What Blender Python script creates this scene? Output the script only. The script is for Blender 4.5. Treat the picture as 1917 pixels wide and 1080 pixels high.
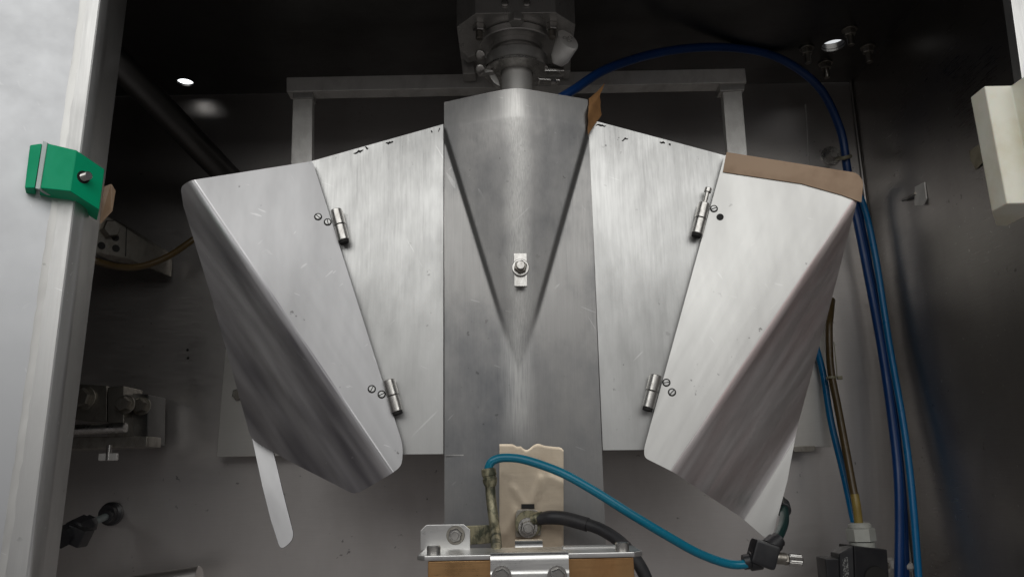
import bpy, bmesh, math, random
from mathutils import Vector, Matrix
random.seed(7)
R = math.radians
sc = bpy.context.scene
for o in list(bpy.data.objects): bpy.data.objects.remove(o)

# ------------------------------------------------------------------ camera
EYE = Vector((0, 0, 1.3)); PITCH = R(13.1); ROLL = R(-1.1); F = 1491.0
fw = Vector((0, math.cos(PITCH), math.sin(PITCH)))
r0 = Vector((1, 0, 0)); u0 = Vector((0, -math.sin(PITCH), math.cos(PITCH)))
rt = r0*math.cos(ROLL) + u0*math.sin(ROLL)
up = u0*math.cos(ROLL) - r0*math.sin(ROLL)
cd = bpy.data.cameras.new('camera'); cam = bpy.data.objects.new('camera', cd)
sc.collection.objects.link(cam); sc.camera = cam
cd.sensor_width = 36; cd.lens = F/1917*36; cd.clip_start = 0.01; cd.clip_end = 50
cam.matrix_world = Matrix(((rt.x, up.x, -fw.x, EYE.x), (rt.y, up.y, -fw.y, EYE.y), (rt.z, up.z, -fw.z, EYE.z), (0, 0, 0, 1)))

# ------------------------------------------------------------------ light
w = bpy.data.worlds.new('World'); sc.world = w; w.use_nodes = True
bg = w.node_tree.nodes['Background']; bg.inputs[0].default_value = (0.90, 0.92, 1.0, 1); bg.inputs[1].default_value = 0.18
_tc = w.node_tree.nodes.new('ShaderNodeTexCoord'); _sp = w.node_tree.nodes.new('ShaderNodeSeparateXYZ'); _cr = w.node_tree.nodes.new('ShaderNodeValToRGB')
w.node_tree.links.new(_tc.outputs['Generated'], _sp.inputs[0]); w.node_tree.links.new(_sp.outputs[2], _cr.inputs[0]); w.node_tree.links.new(_cr.outputs[0], bg.inputs[0])
_cr.color_ramp.elements[0].position = 0.0; _cr.color_ramp.elements[0].color = (.62, .585, .575, 1)      # hall floor below eye level, lighter walls above
_cr.color_ramp.elements[1].position = 0.10; _cr.color_ramp.elements[1].color = (.50, .51, .55, 1)
def area(name, loc, target, sx, sy, power, col):
    l = bpy.data.lights.new(name, 'AREA'); l.shape = 'RECTANGLE'; l.size = sx; l.size_y = sy; l.energy = power; l.color = col
    o = bpy.data.objects.new(name, l); sc.collection.objects.link(o); o.location = loc
    o.rotation_euler = (Vector(target)-Vector(loc)).to_track_quat('-Z', 'Y').to_euler()
    return o
area('hall_lamp', (0.0, -2.0, 3.05), (0.0, 0.8, 1.4), 6.6, 2.2, 70, (1.0, 0.99, 0.96))
sc.view_settings.view_transform = 'Standard'; sc.view_settings.look = 'None'
sc.view_settings.exposure = 0.15; sc.view_settings.gamma = 1
sc.render.engine = 'CYCLES'

# ------------------------------------------------------------------ helpers
def ray(px, py):
    return fw + rt*((px-958.5)/F) + up*((540-py)/F)
def U(px, py, Y):                       # point of a sight line on the upright plane at depth Y
    d = ray(px, py); return EYE + d*(Y/d.y)
def UZ(px, py, z):
    d = ray(px, py); return EYE + d*((z-EYE.z)/d.z)
def plane_of(a, b, c):
    n = (b-a).cross(c-a).normalized(); return a, n
def UP(px, py, pl):
    d = ray(px, py); return EYE + d*((pl[0]-EYE).dot(pl[1])/d.dot(pl[1]))
WL = {}
def mesh_obj(name, bm, mat, parent=None, smooth=35, recalc=True):
    if recalc: bmesh.ops.recalc_face_normals(bm, faces=bm.faces[:])
    c = Vector((0, 0, 0))
    if len(bm.verts):
        lo = Vector([min(v.co[i] for v in bm.verts) for i in range(3)]); hi = Vector([max(v.co[i] for v in bm.verts) for i in range(3)])
        c = (lo+hi)/2
    for v in bm.verts: v.co -= c
    me = bpy.data.meshes.new(name); bm.to_mesh(me); bm.free()
    if smooth:
        for p in me.polygons: p.use_smooth = True
        me.set_sharp_from_angle(angle=R(smooth))
    me.materials.append(mat)
    o = bpy.data.objects.new(name, me); sc.collection.objects.link(o)
    WL[o.name] = c
    if parent is not None:
        o.parent = parent; o.location = c - WL[parent.name]
    else: o.location = c
    return o
def thing(name, label, cat, loc, group=None):
    o = bpy.data.objects.new(name, None); sc.collection.objects.link(o); o.location = loc; o.empty_display_size = .01
    WL[o.name] = Vector(loc); tag(o, label, cat, group); return o
def tag(o, label, cat, group=None):
    o['label'] = label; o['category'] = cat
    if group: o['group'] = group
    return o
def struct(o): o['kind'] = 'structure'; return o
def B(): return bmesh.new()
def bev(bm, w, seg=2, edges=None, ang=30):
    es = edges if edges is not None else [e for e in bm.edges if len(e.link_faces) == 2 and e.calc_face_angle(0) > R(ang)]
    bmesh.ops.bevel(bm, geom=es, offset=w, segments=seg, affect='EDGES', profile=0.5, clamp_overlap=True)
def prism(pts, vec, bm=None, bw=0, seg=2):
    """polygon pts (3d) extruded along vec"""
    own = B()
    vs = [own.verts.new(p) for p in pts]; ws = [own.verts.new(Vector(p)+Vector(vec)) for p in pts]
    own.faces.new(vs); own.faces.new(ws[::-1]); n = len(pts)
    for i in range(n): own.faces.new((vs[i], ws[i], ws[(i+1) % n], vs[(i+1) % n]))
    bmesh.ops.recalc_face_normals(own, faces=own.faces[:])
    if bw: bev(own, bw, seg)
    return merge(bm, own)
def merge(bm, own):
    if bm is None: return own
    me = bpy.data.meshes.new('t'); own.to_mesh(me); own.free(); bm.from_mesh(me); bpy.data.meshes.remove(me); return bm
def plate(pix, Y, th, bm=None, bw=.0006, seg=2):
    return prism([U(x, y, Y) for x, y in pix], (0, th, 0), bm, bw, seg)
def rounded(pix, rad, n=5):
    """round the corners of a pixel polygon; rad number or list"""
    out = []; m = len(pix)
    for i in range(m):
        r = rad[i] if isinstance(rad, (list, tuple)) else rad
        p = Vector(pix[i]); a = Vector(pix[i-1])-p; b = Vector(pix[(i+1) % m])-p
        if r <= 0: out.append((p.x, p.y)); continue
        r1 = min(r, a.length*.45, b.length*.45); A = p+a.normalized()*r1; Bq = p+b.normalized()*r1
        for k in range(n+1):
            t = k/n; q = A*(1-t)**2 + p*2*t*(1-t) + Bq*t*t; out.append((q.x, q.y))
    return out
def box(c, s, bm=None, bw=.0008, rot=None):
    own = B(); bmesh.ops.create_cube(own, size=1)
    for v in own.verts: v.co = Vector((v.co.x*s[0], v.co.y*s[1], v.co.z*s[2]))
    if bw: bev(own, bw, 2)
    if rot is not None: bmesh.ops.transform(own, matrix=rot.to_4x4(), verts=own.verts[:])
    bmesh.ops.translate(own, vec=Vector(c), verts=own.verts[:])
    return merge(bm, own)
def frame(ax):
    ax = ax.normalized(); h = Vector((0, 0, 1)) if abs(ax.z) < .9 else Vector((1, 0, 0))
    a = ax.cross(h).normalized(); b = ax.cross(a).normalized(); return a, b
def lathe(o, ax, prof, n=24, bm=None, phase=0):
    """prof: list of (distance along axis, radius); closed ends"""
    own = B(); ax = Vector(ax).normalized(); a, b = frame(ax); rings = []
    for d, r in prof:
        rings.append([own.verts.new(Vector(o)+ax*d+(a*math.cos(2*math.pi*k/n+phase)+b*math.sin(2*math.pi*k/n+phase))*r) for k in range(n)])
    for i in range(len(rings)-1):
        for k in range(n): own.faces.new((rings[i][k], rings[i][(k+1) % n], rings[i+1][(k+1) % n], rings[i+1][k]))
    own.faces.new(rings[0][::-1]); own.faces.new(rings[-1])
    return merge(bm, own)
def cyl(o, ax, L, r, n=24, ch=None, bm=None):
    ch = min(r, L)*.12 if ch is None else ch
    return lathe(o, ax, [(0, r-ch), (ch, r), (L-ch, r), (L, r-ch)], n, bm)
def ring(o, ax, L, r, ri, n=28, bm=None):
    own = B(); ax = Vector(ax).normalized(); a, b = frame(ax); c = min(L, r-ri)*.15; rs = []
    for d, q in ((0, ri), (0, r-c), (c, r), (L-c, r), (L, r-c), (L, ri+c), (L-c, ri)):
        rs.append([own.verts.new(Vector(o)+ax*d+(a*math.cos(2*math.pi*k/n)+b*math.sin(2*math.pi*k/n))*q) for k in range(n)])
    m = len(rs)
    for i in range(m):
        for k in range(n): own.faces.new((rs[i][k], rs[i][(k+1) % n], rs[(i+1) % m][(k+1) % n], rs[(i+1) % m][k]))
    return merge(bm, own)
def hexa(o, ax, L, r, bm=None, phase=.3):
    return lathe(o, ax, [(0, r), (L*.8, r), (L, r*.86)], 6, bm, phase)
def spline(pts, sub=8):
    P = [pts[0]*2-pts[1]]+pts+[pts[-1]*2-pts[-2]]; out = []
    for i in range(1, len(P)-2):
        for k in range(sub):
            t = k/sub; a, b, c, d = P[i-1], P[i], P[i+1], P[i+2]
            out.append(.5*((2*b)+(c-a)*t+(2*a-5*b+4*c-d)*t*t+(3*b-a-3*c+d)*t**3))
    out.append(pts[-1]); return out
def tube(pts, r, n=14, bm=None, sub=8, jitter=0):
    own = B(); pts = spline([Vector(p) for p in pts], sub) if sub > 1 else [Vector(p) for p in pts]
    T = [(pts[min(i+1, len(pts)-1)]-pts[max(i-1, 0)]).normalized() for i in range(len(pts))]
    a, b = frame(T[0]); rings = []
    for i, p in enumerate(pts):
        a = (a-T[i]*a.dot(T[i])).normalized(); b = T[i].cross(a)
        rr = (r(i/(len(pts)-1)) if callable(r) else r)*(1+jitter*random.uniform(-1, 1))
        rings.append([own.verts.new(p+(a*math.cos(2*math.pi*k/n)+b*math.sin(2*math.pi*k/n))*rr) for k in range(n)])
    for i in range(len(rings)-1):
        for k in range(n): own.faces.new((rings[i][k], rings[i][(k+1) % n], rings[i+1][(k+1) % n], rings[i+1][k]))
    own.faces.new(rings[0][::-1]); own.faces.new(rings[-1])
    return merge(bm, own)
def ptube(pix, r, **k): return tube([U(x, y, Y) for x, y, Y in pix], r, **k)
FR = Vector((0, -1, 0))

# ------------------------------------------------------------------ materials
def base_mat(name):
    m = bpy.data.materials.new(name); m.use_nodes = True; nt = m.node_tree
    return m, nt, nt.nodes['Principled BSDF']
def nd(nt, t, **k):
    n = nt.nodes.new(t)
    for a, v in k.items():
        if a in n.inputs.keys(): n.inputs[a].default_value = v
        else: setattr(n, a, v)
    return n
def noise(nt, co, scale, mp=(1, 1, 1), detail=4, rough=.6, rot=(0, 0, 0)):
    if any(rot):
        m0 = nd(nt, 'ShaderNodeMapping'); m0.inputs['Rotation'].default_value = rot; nt.links.new(co, m0.inputs[0]); co = m0.outputs[0]; rot = (0, 0, 0)
    m = nd(nt, 'ShaderNodeMapping'); m.inputs['Scale'].default_value = mp; m.inputs['Rotation'].default_value = rot
    nt.links.new(co, m.inputs[0]); n = nd(nt, 'ShaderNodeTexNoise'); n.inputs['Scale'].default_value = scale
    n.inputs['Detail'].default_value = detail; n.inputs['Roughness'].default_value = rough
    nt.links.new(m.outputs[0], n.inputs['Vector']); return n.outputs['Fac']
def mrange(nt, v, a, b, c, d):
    m = nd(nt, 'ShaderNodeMapRange'); nt.links.new(v, m.inputs[0])
    for i, q in enumerate((a, b, c, d)): m.inputs[i+1].default_value = q
    return m.outputs[0]
def mixc(nt, fac, a, b):
    m = nd(nt, 'ShaderNodeMix', data_type='RGBA')
    if isinstance(fac, (int, float)): m.inputs[0].default_value = fac
    else: nt.links.new(fac, m.inputs[0])
    for s, v in ((6, a), (7, b)):
        if isinstance(v, tuple): m.inputs[s].default_value = (*v, 1)
        else: nt.links.new(v, m.inputs[s])
    return m.outputs[2]
def math_(nt, op, a, b):
    m = nd(nt, 'ShaderNodeMath', operation=op)
    for i, v in enumerate((a, b)):
        if isinstance(v, (int, float)): m.inputs[i].default_value = v
        else: nt.links.new(v, m.inputs[i])
    return m.outputs[0]
def steel(name, col, dirt=None, rough=.4, rv=.12, brush=(90, 90, 3), bump=.12, wave=0, wavemap=(1, 1, 1), waverot=(0, 0, 0),
          smudge=.5, specks=0, scratch=0, metal=1.0, sm_scale=9, lo=.45, hi=.75, brot=(0, 0, 0), painted_sheen=None, smap=(1, 1, .6), srot=(0, 0, 0), sdet=6, grain=.16):
    m, nt, p = base_mat(name); L = nt.links
    co = nd(nt, 'ShaderNodeTexCoord').outputs['Object']
    fine = noise(nt, co, 12, brush, 5, .65, brot)
    big = noise(nt, co, sm_scale, smap, sdet, .62, srot)
    dirt = dirt or tuple(c*.55 for c in col)
    c = mixc(nt, math_(nt, 'MULTIPLY', mrange(nt, big, lo, hi, 0, 1), smudge), col, dirt)
    c = mixc(nt, mrange(nt, fine, .3, .7, .0, grain), c, dirt)
    met = metal
    if painted_sheen:      # ridge highlight painted as a lighter band down the middle: centre x, half width, from z, to z
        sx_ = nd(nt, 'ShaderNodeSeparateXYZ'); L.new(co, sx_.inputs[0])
        xx = math_(nt, 'ADD', math_(nt, 'SUBTRACT', sx_.outputs[0], painted_sheen[0]), mrange(nt, noise(nt, co, 9, (1, 1, 1), 3, .6), .3, .7, -.006, .006))
        f = mrange(nt, math_(nt, 'ABSOLUTE', xx, 0), painted_sheen[1]*1.25, painted_sheen[1]*.15, 0, 1)
        f = math_(nt, 'MULTIPLY', f, mrange(nt, sx_.outputs[2], painted_sheen[2]-.02, painted_sheen[2]+.02, 0, 1))
        f = math_(nt, 'MULTIPLY', f, mrange(nt, sx_.outputs[2], painted_sheen[3]+.03, painted_sheen[3]-.03, 0, 1))
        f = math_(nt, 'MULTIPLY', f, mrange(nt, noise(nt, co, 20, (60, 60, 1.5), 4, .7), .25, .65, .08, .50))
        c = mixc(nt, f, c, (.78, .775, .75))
    if specks:
        sp = noise(nt, co, 140, (1, 1, 1), 2, .5); big2 = noise(nt, co, 14, (1, 1, 1), 3, .5)
        f = math_(nt, 'MULTIPLY', mrange(nt, sp, .70, .74, 0, 1), mrange(nt, big2, .52, .60, 0, specks))
        c = mixc(nt, f, c, (.035, .03, .028))
    rr = mrange(nt, big, .3, .7, rough-rv, rough+rv)
    rr = math_(nt, 'ADD', rr, mrange(nt, fine, .3, .7, -.05, .05))
    h = fine
    if scratch:
        for ang, off in ((.5, 3), (-.8, 7), (1.2, 11)):
            s = noise(nt, co, 10, (26, 26, .9), 1, .3, (0, ang, off)); ms = noise(nt, co, 22, (1, 1, 1), 2, .5, (off, 0, 0))
            f = math_(nt, 'MULTIPLY', mrange(nt, s, .755, .775, 0, 1), mrange(nt, ms, .54, .60, 0, scratch))
            c = mixc(nt, f, c, (.95, .95, .95))
    L.new(c, p.inputs['Base Color']); L.new(rr, p.inputs['Roughness']); p.inputs['Metallic'].default_value = met
    bp = nd(nt, 'ShaderNodeBump'); bp.inputs['Strength'].default_value = bump; bp.inputs['Distance'].default_value = .0004
    L.new(h, bp.inputs['Height'])
    if wave:
        wv = noise(nt, co, 7, wavemap, 2, .45, waverot)
        b2 = nd(nt, 'ShaderNodeBump'); b2.inputs['Strength'].default_value = 1; b2.inputs['Distance'].default_value = wave
        L.new(wv, b2.inputs['Height']); L.new(b2.outputs[0], bp.inputs['Normal'])
    L.new(bp.outputs[0], p.inputs['Normal'])
    return m
def plastic(name, col, rough=.4, dirt=None, amt=.4, scale=30, sss=0, spec=.5, lo=.45, hi=.75, bump=.05, bscale=12):
    m, nt, p = base_mat(name); L = nt.links
    co = nd(nt, 'ShaderNodeTexCoord').outputs['Object']
    n = noise(nt, co, scale, (1, 1, 1), 5, .6); dirt = dirt or tuple(c*.5 for c in col)
    c = mixc(nt, math_(nt, 'MULTIPLY', mrange(nt, n, lo, hi, 0, 1), amt), col, dirt)
    L.new(c, p.inputs['Base Color']); L.new(mrange(nt, n, .3, .7, rough-.08, rough+.1), p.inputs['Roughness'])
    p.inputs['Specular IOR Level'].default_value = spec
    if sss: p.inputs['Subsurface Weight'].default_value = sss; p.inputs['Subsurface Scale'].default_value = .004
    n2 = noise(nt, co, scale*bscale, (1, 1, 1), 3, .6)
    bp = nd(nt, 'ShaderNodeBump'); bp.inputs['Strength'].default_value = bump; bp.inputs['Distance'].default_value = .0005
    L.new(n2, bp.inputs['Height']); L.new(bp.outputs[0], p.inputs['Normal'])
    return m
def emit(name, col, s):
    m, nt, p = base_mat(name); p.inputs['Emission Color'].default_value = (*col, 1); p.inputs['Emission Strength'].default_value = s
    p.inputs['Base Color'].default_value = (.8, .8, .8, 1); return m
M = {}
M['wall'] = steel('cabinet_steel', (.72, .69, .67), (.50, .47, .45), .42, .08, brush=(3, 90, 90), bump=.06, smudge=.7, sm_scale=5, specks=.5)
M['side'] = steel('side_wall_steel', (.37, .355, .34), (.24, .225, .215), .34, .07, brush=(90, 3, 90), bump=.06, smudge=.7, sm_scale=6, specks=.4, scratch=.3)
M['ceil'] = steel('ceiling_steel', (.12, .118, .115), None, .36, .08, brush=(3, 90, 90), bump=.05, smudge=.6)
M['wing'] = steel('brushed_wing_steel', (.57, .573, .565), (.36, .36, .355), .44, .12, brush=(70, 70, 2.5), grain=.10, bump=.07, smudge=.75, sm_scale=7, smap=(1.4, 1.4, .6), specks=.5, scratch=.25, lo=.42, hi=.72)
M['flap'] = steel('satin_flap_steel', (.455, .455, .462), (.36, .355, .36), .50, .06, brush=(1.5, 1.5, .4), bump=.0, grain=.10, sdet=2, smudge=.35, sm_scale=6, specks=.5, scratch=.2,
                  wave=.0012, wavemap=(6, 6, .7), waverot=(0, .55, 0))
M['flap_r'] = steel('satin_flap_steel_pale', (.62, .62, .605), (.48, .465, .455), .48, .06, brush=(1.5, 1.5, .4), bump=.0, grain=.10, sdet=2, smudge=.35, sm_scale=6, specks=.5, scratch=.18,
                    wave=.0012, wavemap=(6, 6, .7), waverot=(0, -.55, 0))  # paler tone than the left flap steel
M['facet'] = steel('reflection_streak_steel', (.92, .915, .93), (.24, .23, .25), .36, .08, grain=.08, sdet=3, brush=(60, 60, 1.2), brot=(0, .59, 0), bump=.08, smudge=.95, sm_scale=5, smap=(3.6, 3.6, .55), srot=(0, .59, 0), lo=.44, hi=.66,
                   scratch=.2, wave=.004, wavemap=(4, 4, .3), waverot=(0, .59, 0))  # dark streaks along the bend paint blurred reflections into the colour
M['facet_r'] = steel('reflection_streak_steel_pinkish', (.98, .955, .955), (.50, .38, .37), .38, .08, grain=.08, sdet=3, brush=(60, 60, 1.2), brot=(0, -.59, 0), bump=.08, smudge=.9, sm_scale=5, smap=(3.6, 3.6, .55), srot=(0, -.59, 0), lo=.46, hi=.70,
                     scratch=.2, wave=.004, wavemap=(4, 4, .3), waverot=(0, -.59, 0))  # brownish streaks painted in for the reddish reflections on this facet
M['column'] = steel('grey_column_steel', (.315, .31, .303), (.15, .156, .167), .42, .09, brush=(110, 110, 2), bump=.16, smudge=.9, sm_scale=11, specks=.4, scratch=.12, painted_sheen=(-.001, .0135, -.115, 1))
M['wedge'] = steel('sheen_wedge_steel', (.32, .315, .30), (.165, .168, .17), .42, .09, brush=(110, 110, 2), bump=.14, smudge=.9, sm_scale=16, scratch=.15, painted_sheen=(0, .015, -.125, 1))
M['bar'] = steel('bar_steel', (.82, .81, .78), (.48, .46, .44), .48, .1, brush=(60, 60, 60), bump=.15, smudge=.8, sm_scale=30, scratch=.3, metal=.55)
M['dark'] = steel('dark_housing_steel', (.62, .61, .59), (.32, .31, .295), .34, .1, brush=(50, 50, 4), bump=.1, smudge=.7, sm_scale=25, metal=.75)
M['bolt'] = steel('bolt_steel', (.62, .61, .59), (.30, .28, .25), .28, .08, brush=(50, 50, 50), bump=.06, smudge=.6, sm_scale=90)
M['boltd'] = steel('grimy_bolt_steel', (.40, .38, .34), (.15, .13, .11), .40, .1, brush=(50, 50, 50), bump=.1, smudge=.8, sm_scale=90)
M['bright'] = steel('bright_bracket_steel', (.80, .80, .79), (.5, .48, .44), .32, .08, brush=(3, 90, 90), bump=.06, smudge=.5, sm_scale=24, specks=.9, lo=.5, hi=.8)
M['back'] = steel('backing_plate_steel', (.66, .645, .615), (.50, .485, .45), .46, .07, brush=(3, 80, 80), bump=.1, smudge=.6, sm_scale=9)
M['door'] = steel('door_skin_steel', (.54, .55, .565), (.47, .475, .49), .52, .04, brush=(2, 2, 2), bump=.0, grain=.03, smudge=.3, sm_scale=2.5, scratch=.12, specks=.1, sdet=2)
M['jamb'] = steel('door_edge_steel', (.66, .66, .65), (.46, .455, .45), .46, .05, brush=(90, 90, 2), bump=.1, smudge=.6, sm_scale=12, scratch=.5, specks=.5)
M['gasket'] = plastic('sealant', (.80, .80, .77), .6, (.45, .44, .41), .7, 60, bump=.5)
M['copper'] = steel('copper_body', (.72, .44, .21), (.34, .17, .07), .34, .1, brush=(3, 90, 90), bump=.1, smudge=.9, sm_scale=24, wave=.004, wavemap=(3, 3, 1))
M['sheet'] = steel('tarnished_brass_sheet', (.67, .575, .45), (.42, .34, .25), .42, .08, brush=(3, 70, 70), bump=.1, smudge=.8, sm_scale=26, metal=.85)
M['tape'] = plastic('brown_tape', (.36, .235, .14), .45, (.22, .13, .07), 1.0, 16, bump=.6, bscale=1.6)
M['tape_l'] = plastic('orange_brown_tape', (.36, .19, .08), .4, (.20, .10, .04), .8, 60, bump=.15)
M['green'] = plastic('green_plastic', (.0, .42, .20), .45, (.0, .33, .145), .5, 40, sss=.1, spec=.2)
M['clear'] = plastic('pale_clear_plastic', (.52, .60, .58), .25, None, .2)
M['white'] = plastic('cream_plastic', (.90, .89, .77), .42, (.66, .58, .38), .55, 22, sss=.15)
M['gland'] = plastic('pale_grey_plastic', (.50, .51, .47), .42, (.36, .35, .30), .5, 60)
M['black'] = plastic('black_plastic', (.018, .018, .021), .38, (.03, .03, .03), .5, 60)
M['rubber'] = plastic('black_rubber', (.022, .022, .025), .5, (.045, .042, .04), .6, 70, bump=.2)
M['teal'] = plastic('turquoise_tube', (.0, .17, .27), .26, (.01, .12, .18), .5, 25, sss=.1)
M['blue'] = plastic('deep_blue_hose', (.002, .04, .17), .34, (.003, .03, .11), .5, 25)
M['lblue'] = plastic('bright_blue_hose', (.0, .15, .36), .32, (.0, .10, .26), .5, 25)
M['brown'] = plastic('amber_hose', (.085, .055, .02), .3, (.05, .03, .012), .7, 30)
M['amber'] = plastic('amber_hose_clear', (.30, .22, .06), .25, (.20, .13, .03), .7, 60)
M['dgreen'] = plastic('dark_green_hose', (.012, .035, .032), .35, None, .5, 30)
M['verdi'] = steel('verdigris_brass', (.36, .33, .22), (.07, .075, .05), .45, .12, brush=(40, 40, 40), bump=.3, smudge=1, sm_scale=110, lo=.44, hi=.60, metal=.55, specks=1)
M['tie'] = plastic('nylon_tie', (.30, .28, .19), .4, None, .4)
M['gtube'] = plastic('grey_tube', (.20, .24, .24), .35, None, .4)
M['lamp'] = emit('lamp_tube', (.95, .98, 1.0), 2.2)
M['hole'] = plastic('dark_hole', (.012, .011, .010), .7, None, .3)
M['rag'] = plastic('stained_tape', (.24, .215, .155), .5, (.13, .11, .07), .8, 60)

# ------------------------------------------------------------------ cabinet
YB = 1.05; ZC = UZ(960, 165, 0).z if False else U(960, 167, YB).z
XR = U(1642, 540, YB).x; XL = -.68; YF = .66; ZB = .82
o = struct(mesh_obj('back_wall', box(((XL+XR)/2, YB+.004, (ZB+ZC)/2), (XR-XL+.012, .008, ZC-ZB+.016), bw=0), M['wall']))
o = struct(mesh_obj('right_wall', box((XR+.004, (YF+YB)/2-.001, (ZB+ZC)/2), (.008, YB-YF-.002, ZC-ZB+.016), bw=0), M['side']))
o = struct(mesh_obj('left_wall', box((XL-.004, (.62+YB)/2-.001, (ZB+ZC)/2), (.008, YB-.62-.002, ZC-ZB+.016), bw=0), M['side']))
struct(mesh_obj('light_block_panel', prism([Vector((XL, .737, U(90, 760, .737).z)), U(78, 760, .737), U(185, -70, .737), Vector((XL, .737, U(185, -70, .737).z))], (0, .004, 0)), M['ceil'], smooth=0))  # unseen panel added to stop hall light leaking in behind the door
# ceiling with two round holes
HOLE1 = UZ(347, 155, ZC); HOLE2 = UZ(1560, 86, ZC)
bm = B(); YCF = .61
loop = [bm.verts.new(p) for p in ((XL, YCF, ZC), (XR, YCF, ZC), (XR, YB-.001, ZC), (XL, YB-.001, ZC))]
es = [bm.edges.new((loop[i], loop[(i+1) % 4])) for i in range(4)]
for c, r in ((HOLE1, .0105), (HOLE2, .0150)):
    vs = [bm.verts.new((c.x+r*math.cos(2*math.pi*k/32), c.y+r*math.sin(2*math.pi*k/32), ZC)) for k in range(32)]
    es += [bm.edges.new((vs[i], vs[(i+1) % 32])) for i in range(32)]
bmesh.ops.triangle_fill(bm, edges=es, use_beauty=True)
ext = bmesh.ops.extrude_face_region(bm, geom=bm.faces[:])
bmesh.ops.translate(bm, vec=(0, 0, .003), verts=[v for v in ext['geom'] if isinstance(v, bmesh.types.BMVert)])
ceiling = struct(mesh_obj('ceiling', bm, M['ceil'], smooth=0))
# unseen lip added under the ceiling front to shade the upper wall
mesh_obj('shade_lip', box(((XL+XR)/2, YCF-.006, ZC-.008), (XR-XL, .012, .045), bw=.003), M['ceil'], ceiling)
# WN
# lamps seen through the holes
tag(mesh_obj('lamp_tube', cyl(UZ(347, 155, ZC+.05)+Vector((-.05, 0, .0)), (1, 0, 0), .10, .019, 20), M['lamp']),
    'white glowing lamp seen through the small round hole in the ceiling at upper left', 'lamp')
sock = tag(mesh_obj('pipe_socket', ring(HOLE2+Vector((0, 0, .0035)), (0, 0, 1), .008, .0235, .0145, 32), M['ceil']),
    'open steel pipe socket in the ceiling ringed by four bolts', 'pipe socket')
tag(mesh_obj('lamp_tube', cyl(UZ(1568, 78, ZC+.06)+Vector((-.05, 0, 0)), (1, 0, 0), .10, .020, 20), emit('lamp_tube_dim', (.9, .95, 1), .45)),
    'lamp light seen through the open pipe socket in the ceiling at upper right', 'lamp')
for i, (x, y, yt, s) in enumerate(((1510, 100, 90, 'nearest the arched blue hose'), (1545, 128, 118, 'lowest in the photo'),
                          (1624, 100, 88, 'nearest the right wall'), (1590, 66, 55, 'highest in the photo'))):
    p = UZ(x, yt, ZC)
    t = thing('ceiling_bolt', 'steel stud bolt hanging from the ceiling around the pipe socket, '+s, 'bolt', p, 'stud bolts round the ceiling socket')
    mesh_obj('washer', ring(p+Vector((0, 0, -.0022)), (0, 0, 1), .002, .0095, .004), M['boltd'], t)
    mesh_obj('nut', hexa(p+Vector((0, 0, -.0022)), (0, 0, -1), .007, .0075), M['boltd'], t)
    mesh_obj('stud', cyl(p+Vector((0, 0, -.0085)), (0, 0, -1), .014, .004), M['boltd'], t)

bw_ = bpy.data.objects['back_wall']
mesh_obj('weld_line', tube([U(1508, 196, YB-.0002), U(1511, 240, YB-.0002), U(1514, 300, YB-.0002), U(1518, 345, YB-.0002)], .0011, 8, jitter=.25), M['bar'], bw_)
mesh_obj('corner_bead', tube([(XR-.0015, YB-.0015, ZB), (XR-.0015, YB-.0015, 1.2), (XR-.0015, YB-.0015, ZC)], .0022, 8, sub=20, jitter=.12), M['side'], bw_)
for x, y in ((351, 655), (352, 670), (630, 905), (418, 752)):
    mesh_obj('drill_hole', lathe(U(x, y, YB-.0004), FR, [(0, .0018), (.0003, .0016)], 14), M['hole'], bw_)
# backing plate low on the back wall
t = thing('backing_plate', 'wide grey steel backing plate on the back wall behind both flaps', 'plate', U(975, 850, 1.02))
mesh_obj('plate', plate([(440, 420), (1545, 410), (1557, 836), (405, 855)], 1.02, .005), M['back'], t)
for x, y in ((470, 700), (1480, 700), (975, 600)):
    mesh_obj('spacer', cyl(U(x, y, 1.0255), (0, 1, 0), YB-1.0256, .012), M['boltd'], t)
mesh_obj('clip', plate(rounded([(1483, 835), (1527, 834), (1526, 845), (1486, 846)], 4), 1.012, .014), M['boltd'], t)
mesh_obj('bolt_head', hexa(U(447, 738, 1.0195), FR, .006, .0075), M['boltd'], t)

# diagonal pipe
tag(mesh_obj('steel_pipe', ptube([(150, 50, .76), (225, 122, .80), (418, 322, .985), (455, 360, 1.03)], .0165, n=28, sub=2), M['ceil']),
    'dark thick steel pipe slanting down across the upper left corner', 'pipe')

# ------------------------------------------------------------------ support frame
t = thing('support_frame', 'steel support frame of one crossbar on two posts behind the wing plates', 'frame', U(965, 300, .935))
mesh_obj('crossbar', plate([(536, 145), (1395, 128), (1398, 155), (536, 172)], .925, .022, bw=.0012), M['bar'], t)
for pts in ([(548, 184), (585, 183), (580, 700), (532, 700)], [(1353, 171), (1389, 169), (1434, 690), (1392, 690)]):
    mesh_obj('post', plate(pts, .93, .012, bw=.0012), M['bar'], t)
for pts in ([(548, 172), (585, 171), (585, 184), (548, 185)], [(1347, 156.5), (1394, 155.5), (1394, 168.5), (1348, 171.5)]):
    mesh_obj('spacer_block', plate(pts, .927, .018, bw=.0006), M['dark'], t)
for x, y in ((700, 420), (760, 640), (1250, 420), (1190, 640)):
    a = U(x, y, .8085)
    mesh_obj('standoff', cyl(a, (0, 1, 0), 1.019-.8085, .007), M['boltd'], t)

# ------------------------------------------------------------------ column + wedge
CL = [U(832, 200, .80), U(832, 1060, .80)]; CR = [U(1100, 200, .80), U(1136, 1060, .80)]
EPS = .16
def soft(s): return (math.sqrt(s*s+EPS*EPS)-EPS)/(math.sqrt(1+EPS*EPS)-EPS)
RID = .007
def colY(s): return .80-RID*(1-soft(s))
t = thing('centre_column', 'tall grey brushed steel centre column with a pointed V-shaped wedge on top', 'column', U(975, 1060, .80))
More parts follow.
